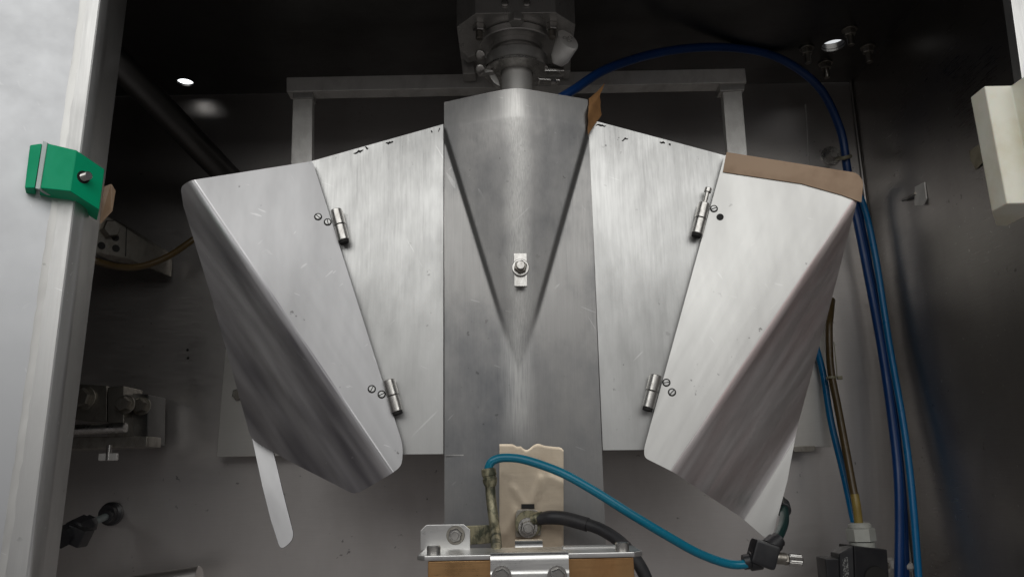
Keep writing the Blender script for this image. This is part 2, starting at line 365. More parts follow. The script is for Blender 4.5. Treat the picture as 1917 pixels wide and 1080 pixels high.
# one pressed sheet: flat channel with a soft central crease and the V-shaped former raised out of its upper half
def lin(a, b, z): f = (z-a.z)/(b.z-a.z); return a+(b-a)*f
ztop = (U(833, 190, .80).z+U(1099, 195, .80).z)/2; zbot = CL[1].z; zv = U(968, 700, .80).z; zl = U(834, 244, .80).z
def sst(a, b, x): q = max(0, min(1, (x-a)/(b-a))); return q*q*(3-2*q)
bm = B(); rows = []; NX, NZ = 110, 190
for j in range(NZ+1):
    z = ztop+(zbot-ztop)*j/NZ; L = lin(CL[0], CL[1], z); Rr = lin(CR[0], CR[1], z); row = []
    tt = max(0, min(1, (zl-z)/(zl-zv))); hw = 1-tt
    for i in range(NX+1):
        s_ = -1+2*i/NX; p = L.lerp(Rr, i/NX); sh = s_+.035*tt        # the tip leans a little to one side
        y = colY(s_)+.0006*math.sin(7*j/NZ+3*s_)*(1-s_*s_)
        if hw > .002:
            e2 = .13/max(hw, .3); q = min(1.15, abs(sh)/hw); sf = (math.sqrt(q*q+e2*e2)-e2)/(math.sqrt(1+e2*e2)-e2)
            rl = .026*hw**1.25; el = .0042*hw**.5*sst(0, .30, hw)
            mk = 1 if tt <= 0 else 1-sst(hw-.02, hw+.055, abs(sh))
            y -= mk*(el+max(0, rl-el)*(1-min(1, sf)))
        p.y = y; row.append(bm.verts.new(p))
    rows.append(row)
for j in range(NZ):
    for i in range(NX): bm.faces.new((rows[j][i], rows[j][i+1], rows[j+1][i+1], rows[j+1][i]))
ext = bmesh.ops.extrude_face_region(bm, geom=bm.faces[:])
bmesh.ops.translate(bm, vec=(0, .0025, 0), verts=[v for v in ext['geom'] if isinstance(v, bmesh.types.BMVert)])
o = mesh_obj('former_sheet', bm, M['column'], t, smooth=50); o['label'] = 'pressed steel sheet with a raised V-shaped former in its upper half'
for s, (x0, x1, x2, x3) in ((-1, (833, 838, 838, 833)), (1, (1095, 1100.5, 1135.5, 1130))):
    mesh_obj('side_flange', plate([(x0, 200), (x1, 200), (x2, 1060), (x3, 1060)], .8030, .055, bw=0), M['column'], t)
# lower lap of the column
mesh_obj('lower_lap', plate([(833.5, 851), (905, 850), (935, 850), (935, 1058), (833.5, 1058)], .7985, .001, bw=0) if False else
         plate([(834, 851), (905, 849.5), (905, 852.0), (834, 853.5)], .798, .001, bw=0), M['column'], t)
# bolt on the wedge ridge
yb = .7775
tb = mesh_obj('slot_plate', plate(rounded([(962, 474), (986, 474), (987, 536), (963, 536)], 1.5), yb, .004, bw=.0005), M['bolt'], t)
c = U(974.5, 502, yb)
mesh_obj('washer', ring(c+FR*.004, FR, -.0038, .0086, .004) if False else ring(c, FR, .0035, .0088, .004), M['bolt'], t)
mesh_obj('nut', hexa(c+FR*.0036, FR, .004, .0068), M['boltd'], t)
mesh_obj('stud', cyl(c+FR*.0030, FR, .0105, .0044), M['bolt'], t)
# tape on the wedge corner
pl = plane_of(U(1100, 230, .794), U(1098, 190, .79), U(1126, 190, .812))
bm = B()
f1 = [bm.verts.new(q) for q in (U(1101, 205, .7885), U(1123, 182, .806), U(1126, 216, .808), U(1101, 253, .7935))]
bm.faces.new(f1)
f2 = [f1[0], bm.verts.new(U(1103, 186, .800)), bm.verts.new(U(1132, 156, .822)), f1[1]]
bm.faces.new(f2)
bmesh.ops.subdivide_edges(bm, edges=bm.edges[:], cuts=3, use_grid_fill=True)
for v in bm.verts: v.co += Vector((random.uniform(-1, 1)*.0007, random.uniform(-1, 1)*.0012, 0))
o = mesh_obj('tape_strip', bm, M['tape_l'], t, smooth=60); o['label'] = 'crumpled orange brown tape on the upper corner'
md = o.modifiers.new('sheet', 'SOLIDIFY'); md.thickness = .0005

# ------------------------------------------------------------------ wing plates
YW = .8035
t = thing('wing_plate', 'bright brushed steel wing plate left of the centre column', 'plate', U(800, 850, YW), 'fixed wing plates beside the column')
mesh_obj('plate', plate([(830.5, 232), (830.5, 850), (742, 851), (570, 305)], YW, .004, bw=.0006), M['wing'], t)
WLFT = t
t = thing('wing_plate', 'bright brushed steel wing plate right of the centre column, tape at its corner', 'plate', U(1160, 843, YW), 'fixed wing plates beside the column')
mesh_obj('plate', plate([(1101.5, 238), (1118, 227), (1366, 293), (1222, 842), (1128, 843)], YW, .004, bw=.0006), M['wing'], t)

# dark nicks along the upper edges of the wings
def nick(px, py, L_, ang, parent):
    own = B(); K_ = 6; a_, b_ = [], []
    for k in range(K_+1):
        f = k/K_; x = px+(f-.5)*L_*math.cos(ang); y = py+(f-.5)*L_*math.sin(ang)+random.uniform(-1.6, 1.6); h = 1.6*math.sin(math.pi*min(max(f, .08), .92))+random.uniform(0, .8)
        a_.append(own.verts.new(U(x, y-h, YW-.0003))); b_.append(own.verts.new(U(x, y+h, YW-.0003)))
    for k in range(K_): own.faces.new((a_[k], a_[k+1], b_[k+1], b_[k]))
    ext = bmesh.ops.extrude_face_region(own, geom=own.faces[:])
    bmesh.ops.translate(own, vec=(0, .0004, 0), verts=[v for v in ext['geom'] if isinstance(v, bmesh.types.BMVert)])
    mesh_obj('nick', own, M['hole'], parent, smooth=0)
for a_ in ((671, 284, 20, -.4), (686, 277, 7, .3), (729, 267, 15, -.3), (808, 246, 6, 1), (822, 243, 6, -1)): nick(*a_, WLFT)
for a_ in ((1125, 235, 19, .1), (1170, 261, 12, -.25), (1240, 267, 10, .1), (1254, 270, 4, 0)): nick(*a_, t)

# ------------------------------------------------------------------ flaps
def flap_sheet(faces, bends, mat, parent, th=.0016, bw=.007):
    """faces: lists of 3d-point keys; pts dict"""
    pts, fl = faces; bm = B(); vs = {k: bm.verts.new(p) for k, p in pts.items()}
    for f in fl: bm.faces.new([vs[k] for k in f])
    bm.normal_update()
    es = [e for e in bm.edges if len(e.link_faces) == 2]
    bmesh.ops.bevel(bm, geom=es, offset=bw, segments=7, affect='EDGES', profile=.5, clamp_overlap=True)
    for f in bm.faces:
        f.normal_update()
        if f.normal.y > 0: f.normal_flip()
    nf = max(bm.faces, key=lambda f: f.normal.z*0+(f.calc_area() if abs(f.normal.z) < .03 else 0)).normal.copy()
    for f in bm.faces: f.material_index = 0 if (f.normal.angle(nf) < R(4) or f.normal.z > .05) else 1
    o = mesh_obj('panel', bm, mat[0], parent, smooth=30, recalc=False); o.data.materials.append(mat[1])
    md = o.modifiers.new('sheet', 'SOLIDIFY'); md.thickness = th; md.offset = -1
    return o
def screw(px, py, pl, parent, ang, empty=False):
    n = pl[1] if pl[1].y < 0 else -pl[1]; c = UP(px, py, pl)
    if empty:
        mesh_obj('screw_hole', lathe(c-n*.001, n, [(0, .0036), (.0014, .0037)], 20), M['hole'], parent); return
    mesh_obj('screw_recess', lathe(c-n*.001, n, [(0, .0040), (.0013, .0041)], 20), M['hole'], parent)
    s = mesh_obj('screw', lathe(c-n*.001, n, [(0, .0031), (.0018, .0031), (.0022, .0026)], 20), M['wing'], parent)
    d = (rt*math.cos(ang)+up*math.sin(ang)); d = (d-n*d.dot(n)).normalized(); e = n.cross(d)
    q = [c+n*.00125+d*a*.0030+e*b*.00042 for a, b in ((-1, -1), (1, -1), (1, 1), (-1, 1))]
    mesh_obj('slot', prism(q, n*.0002), M['hole'], s)
def hinge(a, b, r, parent, pin=False, cap=True):
    """a upper end, b lower end; two knuckles"""
    d = (b-a); L = d.length; d.normalize()
    h = mesh_obj('hinge_knuckle', cyl(a, d, L*.475, r, 20, ch=.0005), M['bolt'], parent)
    mesh_obj('hinge_knuckle', cyl(a+d*L*.495, d, L*.475, r*1.04, 20, ch=.0005), M['bolt'], parent)
    mesh_obj('hinge_leaf', box(a+d*L*.24+Vector((0, .0035, 0)), (.012, .002, L*.42), bw=0, rot=Vector((0, 0, -1)).rotation_difference(d).to_matrix()), M['bolt'], parent)
    mesh_obj('pin_end', cyl(a+d*L*.95, d, L*.11, r*.86, 16), M['hole'], parent)
    if pin:
        mesh_obj('pin', lathe(a-d*.018, d, [(0, .0030), (.0007, .0037), (.005, .0037), (.0055, .0022), (.0185, .0022)], 20), M['bolt'], parent)

YH = .7955
# left flap
pl = plane_of(U(585, 302, YH), U(757, 845, YH), U(345, 340, .768))
PLF = pl
b0, b1 = UP(356, 338, pl), UP(730, 888, pl)
fp = plane_of(b0, b1, U(470, 820, .834))
t = thing('hinged_flap', 'light grey folded steel flap on the left, with a strip handle hanging from its tip', 'flap', UP(757, 845, pl), 'hinged forming flaps')
pts = {'b0': b0, 'b1': b1}
flat = rounded([(356, 338), (585, 302), (755, 835), (752, 872), (730, 888)], [0, 5, 22, 20, 0], 5)
for i, (x, y) in enumerate(flat): pts['f%d' % i] = UP(x, y, pl)
fl1 = ['f%d' % i for i in range(len(flat))]
# the first and last of flat are the bend ends
pts.pop('f0'); pts.pop('f%d' % (len(flat)-1)); fl1 = ['b0']+fl1[1:-1]+['b1']
fac = rounded([(730, 888), (665, 926), (540, 862), (470, 822), (397, 560), (343, 385), (338, 350), (356, 338)], [0, 14, 0, 14, 0, 0, 8, 0], 4)
for i, (x, y) in enumerate(fac): pts['g%d' % i] = UP(x, y, fp)
fl2 = ['b1']+['g%d' % i for i in range(1, len(fac)-1)]+['b0']
for k in ('g0', 'g%d' % (len(fac)-1)): pts.pop(k)
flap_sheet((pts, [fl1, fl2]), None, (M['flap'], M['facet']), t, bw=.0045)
screw(595.5, 406, pl, t, -.7); screw(613.5, 416, pl, t, -1.35); screw(696, 728, pl, t, 1.1); screw(714.5, 738, pl, t, .5)
for a, b in (((629, 393), (644, 452)), ((727, 711), (744, 772))):
    hinge(U(*a, .7945), U(*b, .7945), .0058, t)
# strip handle
hpl = plane_of(U(472, 828, .842), U(510, 838, .842), U(537, 1027, .826))
hq = rounded([(470, 815), (508, 828), (528, 914), (552, 1008), (525, 1031), (506, 972), (491, 912)], [0, 0, 0, 16, 14, 0, 0], 5)
bm = prism([UP(x, y, hpl) for x, y in hq], (0, .002, 0), bw=.0004)
o = mesh_obj('handle', bm, M['flap'], t, smooth=20); o['label'] = 'flat steel strip handle hanging below the flap'

# right flap
pl = plane_of(U(1355, 290, YH), U(1207, 845, YH), U(1610, 330, .768))
PRF = pl
b0, b1 = UP(1606, 372, pl), UP(1262, 884, pl)
fp = plane_of(b0, b1, U(1490, 802, .824))
t = thing('hinged_flap', 'bright folded steel flap on the right, with brown tape along its top edge', 'flap', UP(1207, 845, pl), 'hinged forming flaps')
pts = {'b0': b0, 'b1': b1}
flat = rounded([(1606, 372), (1612, 332), (1357, 290), (1206, 838), (1206, 856), (1262, 884)], [0, 10, 4, 14, 10, 0], 5)
for i, (x, y) in enumerate(flat): pts['f%d' % i] = UP(x, y, pl)
n_ = len(flat); pts.pop('f0'); pts.pop('f%d' % (n_-1)); fl1 = ['b0']+['f%d' % i for i in range(1, n_-1)]+['b1']
l0, l1 = UP(1492, 802, fp), UP(1388, 968, fp); pts['l0'] = l0; pts['l1'] = l1
fac = [(1340, 938), None, None, (1545, 590)]
pts['g0'] = UP(1330, 930, fp); pts['g1'] = UP(1548, 595, fp)
fl2 = ['b1', 'g0', 'l1', 'l0', 'g1', 'b0']
lq = UP(1440, 1010, fp); lipY = lq.y-.028
ld = (l1-l0).normalized(); ln_ = Vector((.06, -.92, .38)); ln_ = (ln_-ld*ln_.dot(ld)).normalized(); lp = (l0, ln_)
lip = rounded([(1388, 968), (1443, 1016), (1474, 900), (1492, 802)], [0, 22, 0, 0], 6)
for i, (x, y) in enumerate(lip[1:-1]): pts['h%d' % i] = UP(x, y, lp)
fl3 = ['l1']+['h%d' % i for i in range(len(lip)-2)]+['l0']
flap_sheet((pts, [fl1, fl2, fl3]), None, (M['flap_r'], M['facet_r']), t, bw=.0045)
screw(1336.5, 391, pl, t, .3); screw(1348, 406.5, pl, t, 0, True); screw(1247.5, 716, pl, t, .1); screw(1258, 734, pl, t, .8)
hinge(U(1319, 381, .7945), U(1304, 440, .7945), .0058, t, pin=True)
hinge(U(1228.5, 702, .7945), U(1212.5, 765, .7945), .0058, t)
n = pl[1] if pl[1].y < 0 else -pl[1]
tp = rounded([(1360, 286), (1604, 325), (1616, 340), (1612, 380), (1575, 366), (1500, 345), (1353, 323)], [0, 10, 12, 0, 0, 0, 0], 4)
o = mesh_obj('tape_strip', prism([UP(x, y, pl)+n*.0014 for x, y in tp], -n*.0010), M['tape'], t, smooth=0); o['label'] = 'brown tape strip along the top edge'

# ------------------------------------------------------------------ shaft and clamp under the ceiling
E = EYE.z; YS = .86
sx = U(967, 130, YS).x
t = thing('shaft_housing', 'dark eight-sided steel housing under the ceiling with flange and bolts', 'housing', (sx, YS, ZC))
z0 = E+.503
fl, frr = UZ(890, 26, z0), UZ(1040, 24, z0); cl, cr = UZ(855, 51, z0), UZ(1077, 47, z0)
oct_ = [fl, frr, cr, Vector((cr.x, .915, z0)), Vector((frr.x, .945, z0)), Vector((fl.x, .945, z0)), Vector((cl.x, .915, z0)), cl]
mesh_obj('housing_box', prism(oct_, (0, 0, ZC-z0-.0005), bw=.0008), M['dark'], t)
for x in (945, 986):
    mesh_obj('screw', lathe(U(x, 7, fl.y-.0002), FR, [(0, .0042), (.0015, .0042), (.0028, .002)], 16), M['bolt'], t)
mesh_obj('flange', cyl((sx, YS, z0-.0005), (0, 0, -1), .009, .0445, 48), M['dark'], t)
mesh_obj('flange_step', lathe((sx, YS, z0-.0096), (0, 0, -1), [(0, .031), (.006, .031), (.0065, .027), (.013, .027)], 48), M['dark'], t)
for x, y in ((897, 48), (1033, 46)):
    p = UZ(x, y, z0); p.z = z0-.0003
    mesh_obj('nut', hexa(p, (0, 0, -1), .008, .0075), M['bolt'], t); mesh_obj('stud', cyl(p+Vector((0, 0, -.0083)), (0, 0, -1), .009, .0042), M['boltd'], t)
p = UZ(966, 30, z0); p.z = z0-.0003
mesh_obj('bolt_head', hexa(p, (0, 0, -1), .009, .009), M['dark'], t)
for pts in ([(858, 60), (880, 60), (890, 138), (866, 139)], [(1050, 56), (1070, 56), (1068, 133), (1055, 135)]):
    mesh_obj('side_bracket', plate(pts, .90, .02, bw=.001), M['dark'], t)
p = U(880, 103, .893); mesh_obj('bolt_head', hexa(p, FR, .012, .011), M['dark'], t)
t = thing('drive_shaft', 'short round steel shaft rising out of the wedge top', 'shaft', (sx, YS, E+.30))
mesh_obj('shaft', cyl((sx, YS, E+.30), (0, 0, 1), .503-.30-.0165, .0182, 40), M['bar'], t)
t = thing('pipe_clamp', 'steel ring clamp around the shaft with a large wing nut', 'clamp', (sx, YS, E+.462))
mesh_obj('clamp_ring', ring((sx, YS, E+.4625), (0, 0, 1), .0175, .0375, .0190, 48), M['dark'], t)
mesh_obj('clamp_lip', ring((sx, YS, E+.4600), (0, 0, 1), .0030, .0395, .0190, 48), M['bolt'], t)
for dz in (103, 130):
    p = U(900, dz, .842); mesh_obj('rivet', lathe(p, (-.2, -.6, -.5), [(0, .006), (.004, .006), (.006, .003)], 18), M['bolt'], t)
    mesh_obj('hinge_link', prism([U(890, dz-4, .846), U(912, dz-8, .846), U(925, dz+4, .846), U(895, dz+9, .846)], (0, .008, 0), bw=.0012), M['dark'], t)
mesh_obj('hook', prism([U(905, 128, .853), U(918, 124, .853), U(934, 150, .853), U(936, 162, .853), U(925, 156, .853)], (0, .010, 0), bw=.0012), M['dark'], t)
mesh_obj('lug', prism([U(1018, 126, .846), U(1056, 129, .846), U(1057, 134, .846), U(1020, 134, .846)], (0, .014, 0), bw=.0012), M['bolt'], t)
mesh_obj('lug', prism([U(1006, 145, .848), U(1048, 147, .848), U(1049, 152, .848), U(1010, 150, .848)], (0, .014, 0), bw=.0012), M['bolt'], t)
mesh_obj('rivet', lathe(U(1036, 153, .847), (0, -.5, -1), [(0, .004), (.002, .004), (.003, .002)], 14), M['bolt'], t)
# wing nut: slanted cylinder with an oblique cut face
fc = U(1063, 74, .826); Aw = Vector((.0082, -.0075, -.0168)); Bw = Vector((.0082, .0035, .0040)); fn = Aw.cross(Bw).normalized()
if fn.y > 0: fn = -fn
own = B(); base = U(1043, 122, .842); ax = (fc-base).normalized(); fa = (Aw-ax*Aw.dot(ax)).normalized(); fb = (Bw-ax*Bw.dot(ax)-fa*Bw.dot(fa)).normalized(); rgs = []
for q in (0, .06, .35, .6, .8, .97, 1.0):
    rr = .0055+.0045*min(1, q*3); ring_ = []
    for k in range(36):
        cs, sn = math.cos(k*math.pi/18), math.sin(k*math.pi/18)
        lo_ = base+fa*cs*rr+fb*sn*rr; hi_ = fc+Aw*cs+Bw*sn-fn*(0 if q == 1 else .0006)
        ww = q**1.3; ring_.append(own.verts.new(lo_.lerp(fc+(Aw*cs+Bw*sn)*(.95 if q == 1 else 1)-fn*(0 if q == 1 else .0006), ww)))
    rgs.append(ring_)
for i in range(len(rgs)-1):
    for k in range(36): own.faces.new((rgs[i][k], rgs[i][(k+1) % 36], rgs[i+1][(k+1) % 36], rgs[i+1][k]))
own.faces.new(rgs[0][::-1]); own.faces.new(rgs[-1])
wn = mesh_obj('wing_nut', own, steel('cast_nut_steel', (.95, .94, .91), (.7, .68, .64), .42, .1, brush=(30, 30, 30), smudge=.5, sm_scale=60, metal=.3), t); wn['label'] = 'large wing nut with a slanted bright face'
a1 = Vector((0, 0, 1)).cross(fn).normalized(); b1_ = fn.cross(a1)
for dx, dz in ((-.003, .002), (.003, .0035), (.001, -.0035)):
    mesh_obj('stamped_ring', ring(fc+a1*dx+b1_*dz-fn*.0002, fn, .0006, .0028, .0021, 18), M['bolt'], wn)

# ------------------------------------------------------------------ left door and catch
YD = .66
def up_line(x0, y0, x1, y1, Y, n=2): return [U(x0, y0, Y), U(x1, y1, Y)]
t = thing('cabinet_door', 'pale grey steel cabinet door standing open at the left edge', 'door', U(60, 1130, YD))
def vext(p0, p1, f0=-.35, f1=.12):   # lengthen an upright edge beyond the frame, upwards and downwards
    d = p1-p0; return p0+d*f0, p1+d*f1
a0, a1 = vext(U(157, 0, YD), U(4, 1080, YD)); b0_, b1 = vext(U(188, 0, YD), U(52, 1080, YD)); c0, c1 = vext(U(199, 0, YD+.002), U(66, 1080, YD+.002))
d0, d1 = vext(U(235, 0, .735), U(101, 1080, .735))
# box profile: flange, rolled edge, side return
bm = B(); cols = []
e0, e1 = c0+Vector((.0005, .006, 0)), c1+Vector((.0005, .006, 0))
for p, q in ((a0, a1), (b0_, b1), (b0_.lerp(c0, .5)+Vector((0, -.0035, 0)), b1.lerp(c1, .5)+Vector((0, -.0035, 0))), (c0, c1), (e0, e1), (d0, d1)):
    cols.append([bm.verts.new(p.lerp(q, k/6)) for k in range(7)])
for i in range(len(cols)-1):
    for k in range(6): bm.faces.new((cols[i][k], cols[i+1][k], cols[i+1][k+1], cols[i][k+1]))
o = mesh_obj('edge_profile', bm, M['jamb'], t, smooth=40)
md = o.modifiers.new('sheet', 'SOLIDIFY'); md.thickness = .0015; md.offset = -1
# inner skin: from the flange out towards the viewer
f0, f1 = a0+Vector((.0, -.0008, 0)), a1+Vector((.0, -.0008, 0))
g = Vector((-.27, -.13, 0))
mesh_obj('door_skin', prism([f0, f1, f1+g, f0+g], (-.004, .002, 0), bw=0), M['door'], t)
# uneven sealant bead where skin meets flange
bm = B(); K = 70; ln = []
for k in range(K+1):
    f = k/K; p = a0.lerp(a1, f); w1 = .0018+.0016*random.random(); w2 = .0040+.0024*random.random()
    ln.append([bm.verts.new(p+Vector((-w1, -.0019-.0003*random.random(), 0))), bm.verts.new(p+Vector((.0010, -.0021-.0003*random.random(), 0))), bm.verts.new(p+Vector((w2, -.0010, 0)))])
for k in range(K):
    for i in range(2): bm.faces.new((ln[k][i], ln[k][i+1], ln[k+1][i+1], ln[k+1][i]))
mesh_obj('sealant_bead', bm, M['flap_r'], t, smooth=25)
# green catch
t = thing('door_catch', 'green plastic catch block bolted to the door edge', 'catch', U(130, 380, .64))
FY = .637
q = [U(88, 268, FY), U(143, 281, FY), U(196, 317, FY+.022), U(186, 393, FY+.022), U(131, 358, FY), U(74, 352, FY)]
bm = B(); vs = [bm.verts.new(p) for p in q]
bm.faces.new((vs[0], vs[1], vs[4], vs[5])); bm.faces.new((vs[1], vs[2], vs[3], vs[4]))
ext = bmesh.ops.extrude_face_region(bm, geom=bm.faces[:])
bmesh.ops.translate(bm, vec=(-.0175, .03, .0), verts=[v for v in ext['geom'] if isinstance(v, bmesh.types.BMVert)])
bev(bm, .0009, 2)
mesh_obj('catch_block', bm, M['green'], t)
mesh_obj('spacer_sheet', prism([U(80, 264, FY-.001), U(88.5, 267, FY-.001), U(74.5, 354, FY-.001), U(66, 353, FY-.001)], (0, .03, 0), bw=.0003), M['clear'], t)
mesh_obj('catch_block', prism([U(56, 271, FY), U(79, 268, FY), U(65, 352, FY), U(46, 352, FY)], (-.016, .03, 0), bw=.0012), M['green'], t)
cc = U(156, 332, FY+.006); nn = (q[2]-q[1]).cross(q[4]-q[1]).normalized()
if nn.y > 0: nn = -nn
plq = (q[1], nn); cc = UP(156, 332, plq)
mesh_obj('bolt_recess', lathe(cc-nn*.002, nn, [(0, .0050), (.0023, .0056)], 24), M['hole'], t)
bm = None
for k in range(6): bm = lathe(cc+nn*(.0003+k*.0014), nn, [(0, .0030), (.0007, .0036), (.0014, .0030)], 18, bm)
mesh_obj('stud', bm, M['bolt'], t)
# torn tape behind the catch
o = mesh_obj('tape_strip', prism([U(188, 352, .738), U(207, 345, .742), U(214, 357, .745), U(208, 395, .745), U(187, 418, .738)], (.001, .0006, 0)), M['tape'], None, smooth=0)
tag(o, 'torn scrap of brown tape on the door edge just below the green catch', 'tape')

# ------------------------------------------------------------------ right frame edge and cream block
t = thing('frame_edge', 'pale steel edge of the cabinet frame in the upper right corner', 'frame', U(2060, 1130, .655))
mesh_obj('edge_strip', prism([U(1884, -60, .655), U(1950, -60, .655), U(2100, 1130, .655), U(2050, 1130, .655)], (0, .012, 0), bw=.0012), M['jamb'], t)
pts = [U(1817, 182, .62), None]; zt = pts[0].z
prof = [(1817, 182), (1843, 161), (1893, 160), (1917, 143), (1950, 141)]
P3 = [UZ(x, y, zt) for x, y in prof]
vdir = (U(1857, 397, .62)-U(1817, 182, .62))
back = [Vector((P3[-1].x, .66, zt)), Vector((P3[0].x*.66/.62+.002, .66, zt))]
own = prism(P3+back, vdir, bw=.0012, seg=3)
tag(mesh_obj('plastic_block', own, M['white'], None), 'cream plastic block at the right edge of the photo', 'block')

# ------------------------------------------------------------------ right wall fittings
def UX(px, py, X):
    d = ray(px, py); return EYE+d*(X/d.x)
t = thing('wall_clip', 'small bent metal clip on the dark right wall', 'clip', UX(1722, 370, XR))
X_ = XR-.001
q = [UX(1712, 350, X_-.006), UX(1730, 341, X_-.001), UX(1734, 372, X_-.001), UX(1727, 385, X_-.003), UX(1712, 385, X_-.006)]
mesh_obj('clip_plate', prism(q, (.0016, 0, 0), bw=.0003), M['bar'], t)
mesh_obj('pin', tube([UX(1690, 375, X_-.002), UX(1703, 369, X_-.005), UX(1714, 362, X_-.006)], .0018, 10), M['boltd'], t)
q = [UX(1816, 283, X_), UX(1832, 272, X_), UX(1842, 303, X_), UX(1828, 318, X_), UX(1818, 300, X_)]
tag(mesh_obj('tape_scrap', prism(q, (-.0008, 0, 0)), M['rag'], None, smooth=0), 'small stained tape scrap on the right wall beside the cream block', 'tape')

# ------------------------------------------------------------------ hoses on the right
def hose(name, pix, r, mat, label, cat='hose', **k):
    return tag(mesh_obj(name, ptube(pix, r, **k), mat, None, smooth=60), label, cat)
hose('blue_hose', [(1040, 190, .83), (1075, 168, .84), (1140, 128, .87), (1240, 98, .90), (1350, 89, .93), (1450, 106, .96), (1530, 160, .98), (1572, 240, .995), (1585, 310, 1.0),
     (1592, 360, 1.0), (1606, 420, 1.0), (1622, 500, 1.0), (1650, 650, .995), (1672, 800, .985), (1682, 900, .975), (1684, 1000, .97), (1682, 1110, .965)], .0054, M['blue'],
     'deep blue hose arching from the clamp over the crossbar and down the right side', n=16)
hose('bright_blue_hose', [(1585, 350, 1.02), (1612, 372, 1.018), (1637, 470, 1.01), (1664, 640, 1.0), (1692, 800, .985), (1708, 930, .975), (1722, 1110, .965)], .0042, M['lblue'],
     'bright blue hose running down beside the right wall, rightmost of the bundle', n=14)
hose('dark_blue_hose', [(1575, 345, 1.025), (1602, 380, 1.025), (1620, 460, 1.022), (1648, 610, 1.018), (1672, 760, 1.01), (1690, 930, 1.0), (1696, 1110, 1.0)], .0046, M['blue'],
     'deep blue hose half hidden behind the other hoses of the right bundle', n=14)
hose('bright_blue_hose', [(1525, 640, 1.012), (1541, 700, 1.010), (1556, 790, 1.0), (1578, 880, .985), (1598, 972, .965), (1606, 1010, .955)], .0042, M['lblue'],
     'bright blue hose slanting beside the amber hose toward the grey cable gland', n=14)
t = thing('amber_hose', 'brown amber hose with a nylon tie running down into the grey cable gland', 'hose', U(1608, 978, .955))
mesh_obj('hose', ptube([(1557, 562, 1.035), (1554, 590, 1.012), (1552, 620, 1.003), (1555, 690, .995), (1568, 760, .985), (1585, 850, .97), (1597, 915, .96), (1600, 926, .958)], .0046, n=14), M['brown'], t, smooth=60)
mesh_obj('clear_sleeve', ptube([(1599.5, 925, .958), (1604, 950, .956), (1608, 984, .955)], .0049, n=14), M['amber'], t, smooth=60)
c = U(1556, 707, .993); mesh_obj('cable_tie', ring(c+Vector((0, 0, -.0015)), (0, 0.05, 1), .003, .0062, .0047, 20), M['tie'], t)
mesh_obj('tie_head', box(U(1572, 707, .990), (.006, .004, .0045), bw=.0006), M['tie'], t)
mesh_obj('tie_tail', ptube([(1561, 640, .99), (1566, 690, .988), (1567, 706, .988)], .0006, n=6), M['tie'], t)
YG = .955
t = thing('solenoid_connector', 'black plug connector with a pale grey cable gland at the lower right', 'connector', U(1620, 1120, YG))
g0 = U(1615, 1024, YG); gx = (U(1609, 978, YG)-g0); gl = gx.length; gx.normalize()
mesh_obj('gland_nut', lathe(g0+gx*gl*.26, gx, [(0, .0158), (gl*.5, .0158), (gl*.55, .0135)], 6, phase=.2), M['gland'], t)
mesh_obj('gland_dome', lathe(g0+gx*gl*.805, gx, [(0, .0128), (gl*.12, .0128), (gl*.2, .0105), (gl*.2, .006)], 28), M['gland'], t)
mesh_obj('gland_base', lathe(g0-gx*.003, gx, [(0, .0140), (gl*.33, .0140)], 28), M['gland'], t)
q = [(1572, 1034), (1594, 1020), (1600, 1021), (1662, 1029), (1668, 1130), (1580, 1130)]
bm = prism([U(1599, 1021, .930), U(1661, 1028, .936), U(1668, 1130, .936), U(1603, 1130, .930)], (-.004, .034, 0), bw=.0012)
bm = prism([U(1571, 1036, .938), U(1597, 1021, .932), U(1601, 1130, .932), U(1573, 1130, .938)], (.0, .026, 0), bm, bw=.0012)
body = mesh_obj('plug_body', bm, M['black'], t)
mesh_obj('screw_well', lathe(U(1640, 1082, .931), FR, [(0, .013), (.0014, .0125)], 28), M['hole'], t)
mesh_obj('coil_body', box(U(1558, 1085, .955), (.022, .03, .05), bw=.002), M['black'], t)
# faded print on the narrow side of the plug (unreadable small rows)
m, nt, p = base_mat('faded_print'); co = nd(nt, 'ShaderNodeTexCoord').outputs['Object']
ff = noise(nt, co, 10, (90, 20, 45), 2, .5); nt.links.new(mixc(nt, mrange(nt, ff, .50, .56, 0, .8), (.02, .02, .022), (.30, .31, .30)), p.inputs['Base Color'])
mesh_obj('printed_label', prism([U(1577, 1046, .9365), U(1590, 1040, .9338), U(1594, 1125, .9335), U(1580, 1125, .9365)], (0, .0012, 0)), m, t, smooth=0)
t = thing('wall_bolt', 'small pale bolt half hidden behind the lower blue hoses', 'bolt', U(1680, 1060, 1.0))
mesh_obj('bolt_shank', cyl(U(1660, 1058, 1.0), U(1705, 1060, 1.0)-U(1660, 1058, 1.0), .032, .0035), M['boltd'], t)
mesh_obj('bolt_head', hexa(U(1694, 1060, 1.0), (1, 0, 0), .008, .006), M['bar'], t)
mesh_obj('bolt_nut', hexa(U(1663, 1058, 1.0), (1, 0, 0), .008, .009), M['bar'], t)
mesh_obj('bolt_foot', cyl(U(1680, 1059, 1.0), (0, 1, 0), YB-1.0, .004), M['boltd'], t)
# bolt with tie at the upper right
c = U(1555, 293, YB)
t = thing('wall_bolt', 'hex bolt with washer on the back wall tied to the blue hose', 'bolt', c)
mesh_obj('washer', ring(c+FR*.0002, FR, .003, .0140, .006), M['bolt'], t)
mesh_obj('bolt_head', hexa(c+FR*.0034, FR, .011, .0092), M['bolt'], t)
tag(mesh_obj('cable_tie', ptube([(1567, 299, 1.035), (1572, 297, 1.0), (1580, 296, .990), (1588, 294, .991), (1592, 293, 1.0)], .0026, n=8), M['tie'], None),
    'nylon cable tie holding the arched blue hose at the back wall bolt', 'cable tie')

